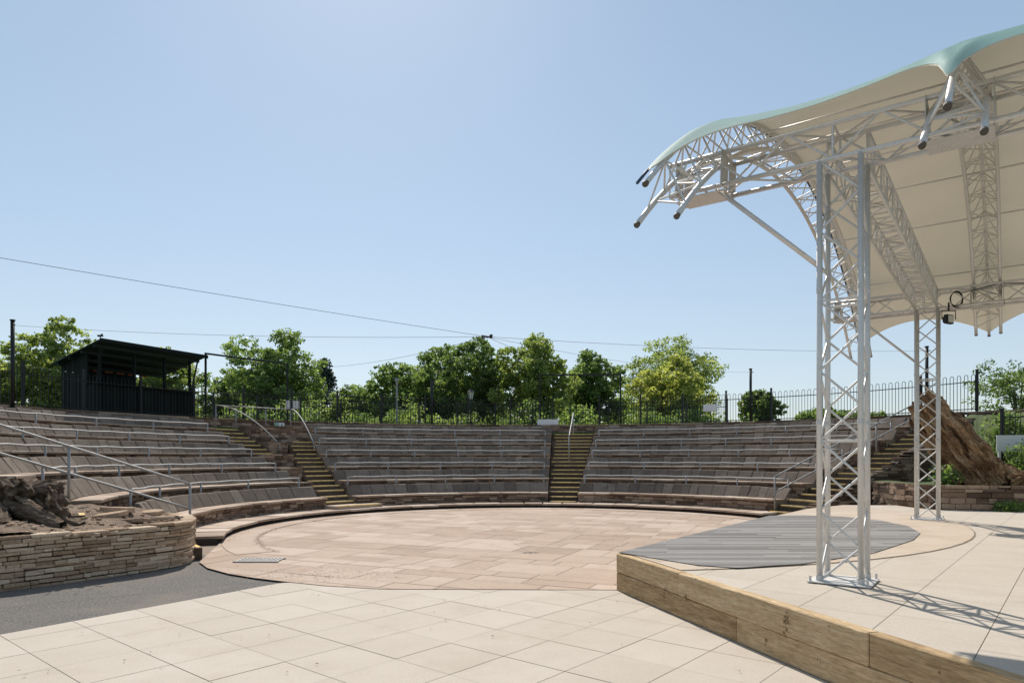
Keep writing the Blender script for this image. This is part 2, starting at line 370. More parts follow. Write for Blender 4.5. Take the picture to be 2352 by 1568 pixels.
root=thing('retaining_wall',P(14.4,-20,2.57),'low curved rubble wall along the top of the seating','wall')
path=arc(14.4,-118,66)
mb=MB(); stonewall(mb,path,2.55,2.93,side=1,ch=.1); ns=len(mb.f); wallback(mb,path,0,2.93,side=1); mk('wall_face',mb,None,parent=root,mats=['stone','mortar'],matidx=[0]*ns+[1]*(len(mb.f)-ns))
mb=MB(); capstones(mb,path,3.0,1,.04,.5,.07,(.4,.9)); mk('wall_cap',mb,'stone',parent=root)
mb=MB(); mb.sector(13.6,14.42,-54,66,0,2.553,n=60); mk('upper_walkway',mb,'walk',kind='structure')
# ------------------------------------------------------------------ stairs
def stairs(a0f,a1f,k0,k1,label,rs=6.95,run=.383,z0=.19,rise=.14,wide=()):
    rm=rs+run*k0
    root=thing('stairway',P(rm,(a0f(rm)+a1f(rm))/2,0),label,'stairs',group='stepped aisles between seating blocks')
    for k in range(k0,k1):
        r=rs+run*k; r2=r+run+.02; z=z0+rise*k+random.uniform(-.008,.008)
        mb=MB(); mb.sector(r,r2,(a0f(r)+.12,a0f(r2)+.12),(a1f(r)-.12,a1f(r2)-.12),max(0,z-.6),z,n=3,c=.1+random.random()*.6); st=mk('step',mb,'stair',parent=root)
        e=random.uniform(.2,1.0)
        mb=MB(); mb.sector(r-.005,r+.07,(a0f(r)+e,a0f(r)+e),(a1f(r)-.4,a1f(r)-.4),z-.03,z+.004,n=3); mk('nosing',mb,'yellow',parent=st)
    for (r,r2,a0,a1,z) in wide:
        mb=MB(); mb.sector(r,r2,a0,a1,0,z,n=6,c=.6); st=mk('step',mb,'cap',parent=root)
        mb=MB(); mb.sector(r-.005,r+.07,a0+.5,a1-.5,z-.03,z+.004,n=6); mk('nosing',mb,'yellow',parent=st)
wdeg=lambda w,r:math.degrees(w/r)
sL=lambda r:max(-54,cLf(r)-wdeg(1.05,r))
stairs(sL,cLf,0,15,'worn stone steps with yellow nosings between seating blocks',wide=((6.62,7.12,-55,-41.5,.255),))
stairs(lambda r:4.5,lambda r:12.2,0,18,'straight stone aisle steps with yellow nosings')
stairs(lambda r:63,lambda r:63+wdeg(1.25,r),0,18,'stone end steps with yellow nosings by rubble wall')
stairs(lambda r:-54,lambda r:-48.6,11,18,'short upper flight with yellow nosings beside curved handrail')
stairs(lambda r:-116.2-wdeg(1.5,r),lambda r:-116.2,0,14,'worn steps with yellow nosings beside double handrail')
root=thing('terrace_wedge',P(11,-48,0),'stepped rubble terrace filling the gap between two flights','wall')
for i in range(1,6):
    r=rI(i)-.15; a0=-48.3; a1=sL(r)-.2
    if i<4: a0=-53.8
    if a1-a0<.8: continue
    path=arc(r,a0,a1); mb=MB(); z=sI(i)-.02
    stonewall(mb,path,sI(i-1)-.2,z,side=1); ns=len(mb.f); mb.sector(r+.05,r+DR+.1,a0,a1,0,z-.005,n=6)
    mk('terrace_step',mb,None,parent=root,mats=['stone','walk'],matidx=[0]*ns+[1]*(len(mb.f)-ns))
path=arc(12.75,-47,-38.2); mb=MB(); stonewall(mb,path,2.15,2.72,side=1,depth=.4); mb.sector(12.85,14.3,-47,-38.2,1,2.7,n=4); mk('terrace_step',mb,'stone',parent=root)
ef=lambda r:63+wdeg(1.27,r)
path=[tuple(P(r,ef(r)+.3)[:2]) for r in np.linspace(6.7,14.4,26)]
root=thing('end_wall',P(10,70,0),'rough rubble wall climbing beside the end steps','wall')
LT=pathlen(path)[-1]
zf=lambda s:min(2.9,.06+.365*s)+.04*math.sin(s*3)
mb=MB(); stonewall(mb,path[::-1],0.0,lambda s:zf(LT-s),side=-1,ch=.1,lens=(.15,.5),depth=.3,jit=.03); ns=len(mb.f)
wallback(mb,path[::-1],-.05,lambda s:zf(LT-s),side=-1,off=.05,depth=.25); mk('wall_face',mb,None,parent=root,mats=['stone','mortar'],matidx=[0]*ns+[1]*(len(mb.f)-ns))
# ------------------------------------------------------------------ handrails
def handrail(pts_top,posts,label,mid=None,r=.022,group='galvanised tubular handrails'):
    root=thing('handrail',posts[0][0],label,'handrail',group=group)
    mb=MB(); mb.tube(pts_top,r,8)
    if mid: mb.tube(mid,r*.95,8)
    o=mk('rail',mb,'galv',parent=root); smooth_tubes(o)
    for b,t in posts:
        mb=MB(); mb.tube([b,t],r*1.05,8); p=mk('post',mb,'galv',parent=root); smooth_tubes(p)
def arcrail(i,a0,a1):
    r=rI(i)+.78; z=sI(i); h=.53
    n=max(3,int(abs(rad(a1-a0))*r/.3)); top=[P(r,a0+(a1-a0)*k/n,z+h+.008*math.sin(k*1.7+i)) for k in range(n+1)]
    m=max(2,round(abs(rad(a1-a0))*r/1.75)); posts=[(P(r,a0+(a1-a0)*k/m,z-.02),P(r,a0+(a1-a0)*k/m,z+h)) for k in range(m+1)]
    handrail(top,posts,'grey tubular handrail following a curved seating row')
for i in range(5):
    arcrail(i,lL(i)+1.5,-56+(0 if i else -.5)); arcrail(i,cL(i)+1.2,3.4); arcrail(i,13.2,61.5)
def sloperail(af,r0,r1,zoff,label,low=.45,end=0):
    z0f=lambda r:.19+.14*((r-6.95)/.383)
    f=lambda r:z0f(r)+zoff
    rs=np.linspace(r0,r1,14)
    top=[P(r,af(r),f(r)) for r in rs]; mid=[P(r,af(r),f(r)-low) for r in rs] if low else None
    m=max(2,int((r1-r0)/1.6)+1)
    posts=[(P(r,af(r),z0f(r)-.1),P(r,af(r),f(r))) for r in np.linspace(r0,r1,m)]
    handrail(top,posts,label,mid)
sloperail(lambda r:-112.5-(r-7)*1.1,6.95,12.4,.93,'double tubular handrail sloping down beside the steps')
sloperail(lambda r:63.9,7.1,13.2,.85,'double handrail climbing the end steps',low=.42)
sloperail(lambda r:8.3,10.6,13.5,.85,'single handrail in the middle of the aisle',low=0)
z0f=lambda r:.19+.14*((r-6.95)/.383)
for (aa,ab,r0,r1) in ((-39.6,-40.3,11.6,14.1),(-51,-46.5,11.6,14.1)):
    top=[]
    for t in np.linspace(0,1,12):
        r=r1+(r0-r1)*t; zz=3.42-(3.42-z0f(r0)-.12)*(t**1.7)
        top.append(P(r,aa+(ab-aa)*t,zz))
    handrail(top,[(P(r1,aa,2.5),top[0]),(P(r0,ab,z0f(r0)-.1),top[-1])],'curved galvanised handrail sweeping down the steps')
handrail([P(14.1,-51,3.42),P(14.1,-45,3.42),P(14.1,-39.6,3.42)],[(P(14.1,-48,2.5),P(14.1,-48,3.42)),(P(14.1,-43.5,2.5),P(14.1,-43.5,3.42))],'straight galvanised guard rail at the top of the steps')
# ------------------------------------------------------------------ fences
def fence(r,a0,a1,zb,h,label,bars=.115,panel=1.85,postx=.12):
    root=thing('fence',P(r,(a0+a1)/2,zb),label,'fence',group='black bow top fences')
    npan=max(1,round(rad(a1-a0)*r/panel)); da=(a1-a0)/npan
    for k in range(npan):
        s,e=a0+da*k,a0+da*(k+1); mb=MB()
        nb=int(rad(da)*r/bars); nb+=(nb%2); w=(e-s)/nb
        for j in range(0,nb,2):
            b0=s+w*(j+.5); b1=s+w*(j+1.5); rr=rad(w)*r/2; pts=[P(r,b0,zb+.06)]
            for q in range(7):
                th=math.pi*q/6; pts.append(P(r,(b0+b1)/2-w/2*math.cos(th),zb+h-rr+rr*math.sin(th)))
            pts.append(P(r,b1,zb+.06)); mb.tube(pts,.0095,5)
        for zz in (.12,h-.22):
            a,b=P(r,s,zb+zz),P(r,e,zb+zz); mb.tube([a,b],.017,4)
        mk('fence_panel',mb,'black',parent=root)
    for k in range(npan+1):
        a=a0+da*k; mb=MB(); p=P(r,a); mb.box((p.x,p.y,zb+(h+postx)/2-.05),(.06,.06,h+postx+.1),-rad(a)); mb.box((p.x,p.y,zb+h+postx+.01),(.075,.075,.025),-rad(a)); mk('fence_post',mb,'black',parent=root)
fence(14.62,-118,4.6,2.95,1.17,'black bow top metal fence along the top of the seating')
fence(14.62,12.4,67.2,2.95,1.17,'black bow top metal fence above the curved seating')
fence(18.2,-62,30,2.85,1.25,'black bow top metal fence behind the upper path')
# ------------------------------------------------------------------ poles and frames
def pole(x,y,z0,z1,label,r=.05):
    mb=MB(); mb.tube([(x,y,z0),(x,y,z1)],r,10); mb.tube([(x,y,z1),(x,y,z1+.03)],r*1.3,10); mb.tube([(x,y,z1-.12),(x+.1,y-.05,z1-.12)],.014,6); mb.tube([(x,y,z0),(x,y,z0+.04)],r*2,10)
    o=mk('cable_pole',mb,'black',label=label,category='pole',group='black cable poles'); smooth_tubes(o)
poles=[(-13.35,18.25,5.25),(9.35,26.75,5.05),(13.55,22.3,5.2),(-3.45,29.4,4.95)]
for x,y,z in poles: pole(x,y,2.9,z,'slim black steel pole carrying overhead cables above seating')
pole(-12.2,7.4,2.2,5.0,'slim black steel pole carrying overhead cables above seating')
def frame(p,q,zt,label):
    root=thing('gate_frame',((p[0]+q[0])/2,(p[1]+q[1])/2,2.9),label,'frame',group='black goal shaped frames')
    for a in (p,q):
        mb=MB(); mb.box((a[0],a[1],(2.9+zt)/2),(.06,.06,zt-2.9)); mk('post',mb,'black',parent=root)
    d=math.atan2(q[1]-p[1],q[0]-p[0]); l=math.hypot(q[1]-p[1],q[0]-p[0]); mb=MB(); mb.box(((p[0]+q[0])/2,(p[1]+q[1])/2,zt+.03),(l+.06,.06,.06),d); mk('top_beam',mb,'black',parent=root)
frame((1.23,30.1),(4.75,29.9),5.2,'tall black goal shaped frame over the gateway')
frame((-10.95,24.4),(-8.95,27.2),5.28,'black goal shaped frame next to the kiosk')
node=Vector((-.55,15,4.25))
mb=MB(); mb.tube([node+Vector((-.12,0,.02)),node+Vector((.12,0,-.02))],.02,8); mb.tube([node+Vector((0,-.1,-.02)),node+Vector((0,.1,.0))],.016,8); mb.box(node+Vector((.09,.02,.03)),(.07,.04,.04)); mb.box(node+Vector((-.08,0,-.03)),(.06,.04,.03))
mk('cable_junction',mb,'black',label='small black metal junction where overhead cables meet',category='cable fitting')
def cable(a,b,sag,lab='thin black overhead cable'):
    a,b=Vector(a),Vector(b); pts=[a.lerp(b,t)-Vector((0,0,sag*4*t*(1-t))) for t in np.linspace(0,1,20)]
    mb=MB(); mb.tube(pts,.0042,4); mk('overhead_cable',mb,'black',label=lab+' strung across the open arena',category='cable',group='overhead cables')
for t,sg in (((-13.35,18.25,5.13),.12),((9.35,26.75,4.93),.2),((13.55,22.3,5.08),.12),((-3.45,29.4,4.83),.1),((-12.2,7.4,4.93),.06),((4.75,29.9,5.15),.25),((-8.95,27.2,5.2),.25)):
    cable(node,t,sg)
# ------------------------------------------------------------------ kiosk
def kiosk():
    F=Vector((.43,.903,0)).normalized(); B=Vector((-F.y,F.x,0)); A=Vector((-12.85,20.85,2.88))+F*.25
    Wd,Dp=3.4,1.9
    root=thing('kiosk',A+F*Wd/2+B*Dp/2,'near black timber kiosk with open front and sloping roof','kiosk')
    def pt(f,b,z): return A+F*f+B*b+Vector((0,0,z))
    def bx(mb,f0,f1,b0,b1,z0,z1,z0b=None,z1b=None,c=.5):
        z1b=z1 if z1b is None else z1b
        mb.hexa([pt(f0,b0,z0),pt(f1,b0,z0),pt(f1,b1,z0),pt(f0,b1,z0),pt(f0,b0,z1),pt(f1,b0,z1),pt(f1,b1,z1b),pt(f0,b1,z1b)],c)
    zf,zr=2.2,1.72
    def boards(mb,ax,f0,f1,b0,b1,z0,zfun):
        w=.12; n=int((f1-f0 if ax=='f' else b1-b0)/w)
        for i in range(n):
            t0,t1=i/n,(i+1)/n; o=.006*(i%2); c=random.random()
            if ax=='f': bx(mb,f0+(f1-f0)*t0,f0+(f1-f0)*t1,b0-o,b1,z0,zfun(b0),c=c)
            else: bx(mb,f0-o,f1,b0+(b1-b0)*t0,b0+(b1-b0)*t1,z0,zfun(b0+(b1-b0)*t0),z1b=zfun(b0+(b1-b0)*t1),c=c)
    zz=lambda b:zf-.05-(zf-zr)*b/Dp
    mb=MB(); boards(mb,'f',0,Wd,0,.04,0,lambda b:.98); mk('front_wall',mb,'green',parent=root)
    mb=MB(); boards(mb,'f',0,Wd*.72,Dp-.04,Dp,0,lambda b:zr-.06); boards(mb,'f',Wd*.72,Wd,Dp-.04,Dp,0,lambda b:1.0); mk('rear_wall',mb,'green',parent=root)
    mb=MB(); boards(mb,'b',0,.04,.6,Dp-.05,0,zz); boards(mb,'b',0,.04,.05,.59,0,lambda b:.98); mk('side_wall',mb,'green',parent=root)
    mb=MB(); boards(mb,'b',Wd-.04,Wd,.05,Dp-.05,0,lambda b:.98); mk('side_wall',mb,'green',parent=root)
    mb=MB(); bx(mb,-.05,Wd+.05,-.12,.2,.985,1.02); mk('counter',mb,'green',parent=root)
    for f in (.04,1.2,2.3,Wd-.1):
        mb=MB(); bx(mb,f,f+.07,.06,.13,1.02,zz(.1)); mk('post',mb,'green',parent=root)
    mb=MB(); mb.tube([pt(-.05,.1,1.0),pt(-.05,-.2,zf-.1)],.03,4); mk('brace',mb,'green',parent=root)
    mb=MB(); mb.tube([pt(Wd,.1,1.0),pt(Wd+.02,-.2,zf-.1)],.03,4); mk('brace',mb,'green',parent=root)
    mb=MB()
    def slab(mb,f0,f1,b0,b1,off,th,c=.5):
        za=lambda b:zf-(zf-zr)*b/Dp
        mb.hexa([pt(f0,b0,za(b0)+off),pt(f1,b0,za(b0)+off),pt(f1,b1,za(b1)+off),pt(f0,b1,za(b1)+off),pt(f0,b0,za(b0)+off+th),pt(f1,b0,za(b0)+off+th),pt(f1,b1,za(b1)+off+th),pt(f0,b1,za(b1)+off+th)],c)
    slab(mb,-.2,Wd+.3,-.35,Dp+.2,0,.035)
    for i in range(20):
        f=-.17+i*(Wd+.44)/19; slab(mb,f-.015,f+.015,-.34,Dp+.19,.035,.015)
    for b in (0,.6,1.2,1.8): slab(mb,-.17,Wd+.27,b,b+.06,-.09,.088)
    roof=mk('roof',mb,'roofg',parent=root)
    mb=MB(); slab(mb,-.22,Wd+.32,-.38,-.352,-.06,.11); mk('fascia',mb,'green',parent=roof)
    mb=MB()
    for k in range(7): bx(mb,.15+k*.42,.42+k*.42,Dp-.07,Dp-.045,zr-.13,zr-.08)
    mk('batten',mb,'brick',parent=root)
    mb=MB(); p=pt(-.1,-.2,zf+.07); mb.tube([p,p+Vector((0,0,.15))],.015,6); mb.box(p+Vector((0,0,.17)),(.16,.05,.05)); mb.box(p+Vector((.05,0,.2)),(.04,.04,.06)); mk('roof_sensor',mb,'black',parent=root)
kiosk()
# ------------------------------------------------------------------ planter left
pw=[(-10,2.6),(-8.6,4.8),(-7.3,6.6),(-6.1,8.12),(-5.45,9.0),(-5.05,9.55),(-4.86,9.95),(-4.84,10.3),(-4.98,10.75),(-5.25,11.2),(-5.6,11.6),(-6.0,11.9)]
root=thing('planter',(-6.5,9.5,0),'curved dry stone raised planter filled with dry earth','planter')
mb=MB(); stonewall(mb,pw,0,.62,side=1,ch=.056,lens=(.08,.36),depth=.16,jit=.018,gap=.006,wob=.010); ns=len(mb.f); wallback(mb,pw,-.02,.6,side=1,off=.04,depth=.12)
mk('stone_wall',mb,None,parent=root,mats=['stonelight','mortar'],matidx=[0]*ns+[1]*(len(mb.f)-ns),bevel=.007)
mb=MB(); capstones(mb,pw,.645,1,.012,.2,.042,(.18,.5),jz=.014,jit=.02); mk('coping',mb,'stonelight',parent=root,bevel=.008)
def moundgrid(name,poly,zf,mat,parent=None,step=.12,**kw):
    xs=[p[0] for p in poly]; ys=[p[1] for p in poly]; mb=MB(); idx={}
    nx=int((max(xs)-min(xs))/step)+1; ny=int((max(ys)-min(ys))/step)+1
    def inside(x,y):
        c=False; n=len(poly)
        for i in range(n):
            a=poly[i];b=poly[(i+1)%n]
            if (a[1]>y)!=(b[1]>y) and x<(b[0]-a[0])*(y-a[1])/(b[1]-a[1])+a[0]: c=not c
        return c
    def vid(i,j):
        if (i,j) not in idx:
            x=min(xs)+i*step; y=min(ys)+j*step; idx[(i,j)]=len(mb.v); mb.v.append((x,y,zf(x,y)))
        return idx[(i,j)]
    for i in range(nx):
        for j in range(ny):
            if inside(min(xs)+(i+.5)*step,min(ys)+(j+.5)*step):
                mb.f.append((vid(i,j),vid(i+1,j),vid(i+1,j+1),vid(i,j+1))); mb.c.append(.5)
    return mk(name,mb,mat,parent=parent,smooth=True,**kw)
def zsoil(x,y):
    n=noise.fractal(Vector((x*2.2,y*2.2,3.1)),1,2,5); return .60+.05*n+.22*max(0,min(1,(-5.6-x)/1.4))
ppoly=[(p[0]-.1,p[1]) for p in pw]+[(-7.4,11.0),(-9.5,9.6),(-13,8),(-13,2.6)]
moundgrid('soil',ppoly,zsoil,'earth',parent=root,step=.05)
mb=MB(); rng=np.random.default_rng(8)
for k in range(420):
    x=rng.uniform(-8,-5.1); y=rng.uniform(7.5,11); s=rng.uniform(.012,.045)
    if x<(-6.1 if y<8.5 else -5.2) : mb.box((x,y,zsoil(x,y)+s*.2),(s*1.6,s,s*.8),rng.uniform(0,3),col=rng.uniform(0,1))
mk('loose_stones',mb,'stonelight',parent=root,kind='stuff')
def slabstone(c,w,d,h,rz,tilt):
    mb=MB(); n=7; rr=[random.uniform(.75,1.1) for _ in range(n)]; c=Vector(c); bot=[];top=[]
    for k in range(n):
        a=2*math.pi*k/n; x=math.cos(a)*w/2*rr[k]; y=math.sin(a)*d/2*rr[k]; X=x*math.cos(rz)-y*math.sin(rz); Y=x*math.sin(rz)+y*math.cos(rz); zt=X*tilt[0]+Y*tilt[1]
        bot.append((c.x+X*1.03,c.y+Y*1.03,c.z+zt)); top.append((c.x+X,c.y+Y,c.z+zt+h*random.uniform(.85,1.1)))
    mb.v=bot+top; mb.f=[tuple(range(n))[::-1],tuple(range(n,2*n))]+[(k,(k+1)%n,n+(k+1)%n,n+k) for k in range(n)]; c_=random.uniform(0,.6); mb.c=[c_]*len(mb.f); return mb
for (x,y,w,d,h) in ((-5.75,10.4,.6,.4,.06),(-5.55,10.8,.55,.4,.05),(-6.15,10.5,.55,.45,.07),(-5.6,11.1,.5,.35,.05),(-6.3,10.9,.6,.4,.09),(-5.95,11.3,.5,.4,.06)):
    m=slabstone((x,y,zsoil(x,y)+.0),w,d,h,random.uniform(0,3),(random.uniform(-.12,.12),random.uniform(-.12,.12))); mk('broken_slab',m,'stonelight',label='flat broken stone slab lying on planter earth',category='stone',group='broken stones on the planter',bevel=.008)
def lumpy(name,p0,p1,r0,r1,mat,n=48,m=30,amp=.2,fr=2.5,flare=.3,parent=None,seed=0,topcut=True,ridge=0,jag=.6,step_=0,ax=1.3,**kw):
    p0,p1=Vector(p0),Vector(p1); d=(p1-p0).normalized(); u=d.orthogonal().normalized(); w=d.cross(u); mb=MB(); Ln=(p1-p0).length
    for i in range(m+1):
        t=i/m; R=r0+(r1-r0)*t+flare*max(0,1-t*3.5)**2
        for k in range(n):
            a=2*math.pi*k/n; dirv=u*math.cos(a)+w*math.sin(a); q=p0+d*Ln*t
            f=noise.fractal((q*.6+dirv*1.3)*fr+Vector((seed,0,0)),1,2,5)
            c3=Vector((math.cos(a)*2.4,math.sin(a)*2.4,t*ax+seed)); rg=ridge*(abs(noise.noise(c3))+.5*abs(noise.noise(Vector((math.cos(a)*8,math.sin(a)*8,t*3.5+seed)))))
            if step_: rg+=step_*(math.floor(4*noise.noise(c3*1.4+Vector((9,2,0))))/4)
            top=.35*(noise.noise(dirv*2+Vector((seed,7,1)))+.7*noise.noise(dirv*6+Vector((seed,7,1))))*max(0,t-.6)/.4
            mb.v.append(tuple(q+dirv*R*(1+amp*f-rg)+d*top*jag))
    for i in range(m):
        for k in range(n):
            a=i*n+k;b=i*n+(k+1)%n; mb.f.append((a,b,b+n,a+n)); mb.c.append(.5)
    c=len(mb.v); mb.v.append(tuple(p1-d*.15))
    for k in range(n): mb.f.append((m*n+k,m*n+(k+1)%n,c)); mb.c.append(.9)
    return mk(name,mb,mat,parent=parent,smooth=not step_,**kw)
root=thing('tree_stump',(-6.85,9.75,.7),'dark rotting gnarled tree stump in the raised planter','tree stump')
lumpy('stump_body',(-7.05,9.7,.5),(-6.98,9.7,1.26),.5,.46,'stump',amp=.2,fr=3.0,flare=.22,parent=root,seed=3,ridge=.2,n=110,m=40,jag=.35,step_=.35,ax=4)
lumpy('root',(-6.42,9.5,.6),(-6.5,9.45,1.02),.28,.2,'stump',amp=.25,fr=4,flare=.15,parent=root,seed=9,n=60,m=24,ridge=.2,step_=.3,ax=3)
lumpy('root',(-6.0,9.1,.68),(-6.7,9.3,.92),.08,.16,'stump',amp=.25,fr=4,flare=.0,parent=root,seed=19,n=36,m=24,ridge=.4)
lumpy('root',(-6.5,8.75,.72),(-7.0,9.3,.9),.07,.16,'stump',amp=.25,fr=4,flare=.0,parent=root,seed=29,n=36,m=24,ridge=.4)
mb=MB()
cxd,cyd=-3.85,10.42
for i in range(11): mb.box((cxd-.3+i*.06,cyd,.034),(.028,.32,.02),col=.5)
for s in (-.17,.17): mb.box((cxd,cyd+s,.034),(.68,.03,.022))
mk('drain_cover',mb,'galv',label='rectangular metal drain grating set in the arena edge',category='drain cover')
# ------------------------------------------------------------------ stage
SH=.457
sp=[(1.24,8.14),(5.0,13.3),(6.5,15.2),(8,16.5),(14,16),(20,10),(14,-3),(4.5,-3)]
stage=thing('stage_platform',(4,8,0),'raised stage platform edged with timber sleepers and pale slabs','stage')
cxm=sum(p[0] for p in sp)/8; cym=sum(p[1] for p in sp)/8
mb=MB(); sh=[(x+(cxm-x)*.006,y+(cym-y)*.006) for x,y in sp]
mb.quadv([(x,y,SH-.012) for x,y in sh][::-1])
for k in range(8):
    a=sh[k];b=sh[(k+1)%8]; mb.quadv([(a[0],a[1],0),(b[0],b[1],0),(b[0],b[1],SH-.012),(a[0],a[1],SH-.012)])
mk('platform_core',mb,'pjoint',parent=stage)
def inset(poly,d):
    c=Vector((cxm,cym)); return [tuple(Vector(p)+(c-Vector(p)).normalized()*d) for p in poly]
mb=MB(); slabs(mb,inset(sp,.10),rad(50),SH,(.6,.6),(.9,.9),.0045,org=(1.24,8.14),ext=26,stagger=True,rnd=(.45,.68)); mk('paving',mb,'pave',parent=stage)
ring=clip(circle(.6,14.4,7.6,80),inset(sp,.10))
mb=MB(); mb.quadv([(x,y,SH+.004) for x,y in ring]); mk('ring_bed',mb,'joint',parent=stage)
mb=MB(); ring2=clip(circle(.6,14.4,7.58,80),inset(sp,.10)); slabs(mb,ring2,rad(20),SH+.008,(.5,.8),(.6,1.2),.006,org=(.6,14.4),ext=9,rnd=(.3,.8)); mk('old_paving',mb,'old',parent=stage)
dp=[(1.27,8.12),(5.0,13.24),(5.7,13.3),(6.3,13.0),(6.6,12.2),(6.5,11.2),(6.1,10.2),(5.5,9.35),(4.3,8.1),(3.1,7.25),(2.3,6.98),(1.95,7.15)]
boards=MB()
for k in range(75):
    y=6.9+k*.09
    x=-1-random.random()*2
    while x<9:
        l=random.uniform(1.8,3.4); q=clip([(x+.002,y+.003),(x+l-.002,y+.003),(x+l-.002,y+.087),(x+.002,y+.087)],dp)
        if q:
            zt=SH+.018; n=len(q); i=len(boards.v); boards.v+=[(a,b,SH+.0125) for a,b in q]+[(a,b,zt) for a,b in q]; c=random.random()
            boards.f.append(tuple(i+n+j for j in range(n))); boards.c.append(c)
            for j in range(n): boards.f.append((i+j,i+(j+1)%n,i+n+(j+1)%n,i+n+j)); boards.c.append(c)
        x+=l
mk('deck_boards',boards,'deck',parent=stage)
mb=MB(); mb.quadv([(a,b,SH+.012) for a,b in dp]); mk('deck_underlay',mb,'mortar',parent=stage)
def sleepers(p,q,first=0):
    p,q=Vector(p),Vector(q); d=(q-p).normalized(); n=Vector((d.y,-d.x)); L=(q-p).length
    if n.dot(Vector((cxm,cym))-p)<0: n=-n
    for c in range(2):
        s=0; k=0
        while s<L-.05:
            l=(2.4 if not(k==0 and c==1) else 1.45); e=min(L,s+l); sg=max(1,int((e-s)/.12)); o=random.uniform(-.007,.007)
            z0=.02+c*.219; z1=z0+.214+.007*c; ph=random.uniform(0,9); cc=random.uniform(.3,.7); mb=MB()
            for j in range(sg+1):
                t=s+.002+(e-s-.004)*j/sg; w=o+.006*noise.noise(Vector((t*3,ph,c))); zt=.006*noise.noise(Vector((t*2.5,ph+5,c))); b0=p+d*t+n*w; b1=p+d*t+n*.10
                mb.v+=[(b0.x,b0.y,z0),(b1.x,b1.y,z0),(b1.x,b1.y,z1),(b0.x,b0.y,z1+zt)]
            for j in range(sg):
                for q_ in range(4): mb.f.append((4*j+q_,4*j+(q_+1)%4,4*j+4+(q_+1)%4,4*j+4+q_)); mb.c.append(cc)
            mb.f+= [(0,3,2,1),(4*sg,4*sg+1,4*sg+2,4*sg+3)]; mb.c+=[cc,cc]
            mk('timber_sleeper',mb,'wood',parent=stage,bevel=.008); s=e; k+=1
sleepers((1.24,8.14),(4.5,-3)); sleepers((1.255,8.165),(5.0,13.3))
# ------------------------------------------------------------------ canopy
can=thing('stage_canopy',(3.05,6.28,SH),'arched aluminium truss stage canopy with cream and teal fabric roof','canopy')
U=Vector((.59,.807,0)).normalized(); Vv=Vector((.807,-.59,0)).normalized(); O=Vector((3.05,6.28,0))
def W(s,u,z): return O+Vv*s+U*u+Vector((0,0,z))
def boxtruss(name,p0,p1,e1,e2,w,h,bay,parent,rc=.023,rl=.0112,battens=4,start=0):
    p0,p1=Vector(p0),Vector(p1); L=(p1-p0).length; d=(p1-p0)/L
    cs=[e1*(-w/2)+e2*(-h/2),e1*(w/2)+e2*(-h/2),e1*(w/2)+e2*(h/2),e1*(-w/2)+e2*(h/2)]
    mb=MB()
    for c in cs: mb.tube([p0+c,p1+c],rc,12)
    o=mk(name,mb,'alu',parent=parent); smooth_tubes(o)
    mb=MB(); n=max(2,round(L/bay))
    for f in range(4):
        a,b=cs[f],cs[(f+1)%4]
        for i in range(n):
            s0=p0+d*L*i/n; s1=p0+d*L*(i+1)/n
            if (i+f)%2==0: mb.tube([s0+a,s1+b],rl,7,cap=False)
            else: mb.tube([s0+b,s1+a],rl,7,cap=False)
            if battens and i%battens==0: mb.tube([s0+a,s0+b],rl,7,cap=False)
        mb.tube([p1+a,p1+b],rl,7,cap=False)
    l=mk('lacing',mb,'alu',parent=o); smooth_tubes(l); return o
TW=.34
for u in (0,7.8):
    t=boxtruss('support_tower',W(0,u,SH+.02),W(0,u,4.3),U,Vv,TW,TW,.33,can,rc=.026)
    mb=MB(); c=W(0,u,SH+.022); mb.box(c+Vector((0,0,-.008)),(.52,.52,.010),math.atan2(U.y,U.x))
    for a in (-1,1):
        for b in (-1,1):
            q=c+U*.235*a+Vv*.235*b; mb.tube([q-Vector((0,0,.004)),q+Vector((0,0,.045))],.010,6); q2=c+U*TW/2*a+Vv*TW/2*b; mb.tube([q2-Vector((0,0,.004)),q2+Vector((0,0,.05))],.031,10)
    mk('base_plate',mb,'alup',parent=t)
    for a in (-1,1):
        for b in (-1,1):
            mb=MB()
            for zz in (1.9,3.1): q=W(TW/2*b,u+TW/2*a,zz); mb.tube([q,q+Vector((0,0,.04))],.0285,10)
            mk('coupler',mb,'alup',parent=t)
Z=Vector((0,0,1))
for u in (0,7.8):
    boxtruss('cross_truss',W(-1.62,u,4.46),W(5.4,u,4.46),U,Z,TW,.32,.38,can,rl=.0105)
    for uu in (-TW/2,TW/2):
        mb=MB(); mb.tube([W(-1.15,u+uu*.6,4.3),W(-.17,u+uu*.6,3.35)],.019,8)
        o=mk('diagonal_brace',mb,'alu',parent=can); smooth_tubes(o)
boxtruss('longitudinal_truss',W(0,TW/2,4.46),W(0,7.8-TW/2,4.46),Vv,Z,TW,.32,.42,can,battens=1,rc=.021,rl=.0095)
ARC_U,ARC_Z=3.9,-2.0
def ap(s,th,R): return W(s,ARC_U+R*math.sin(th),ARC_Z+R*math.cos(th))
TH=rad(41.8); RL=7.66
arches=[-1.3,.9,3.1,5.3]
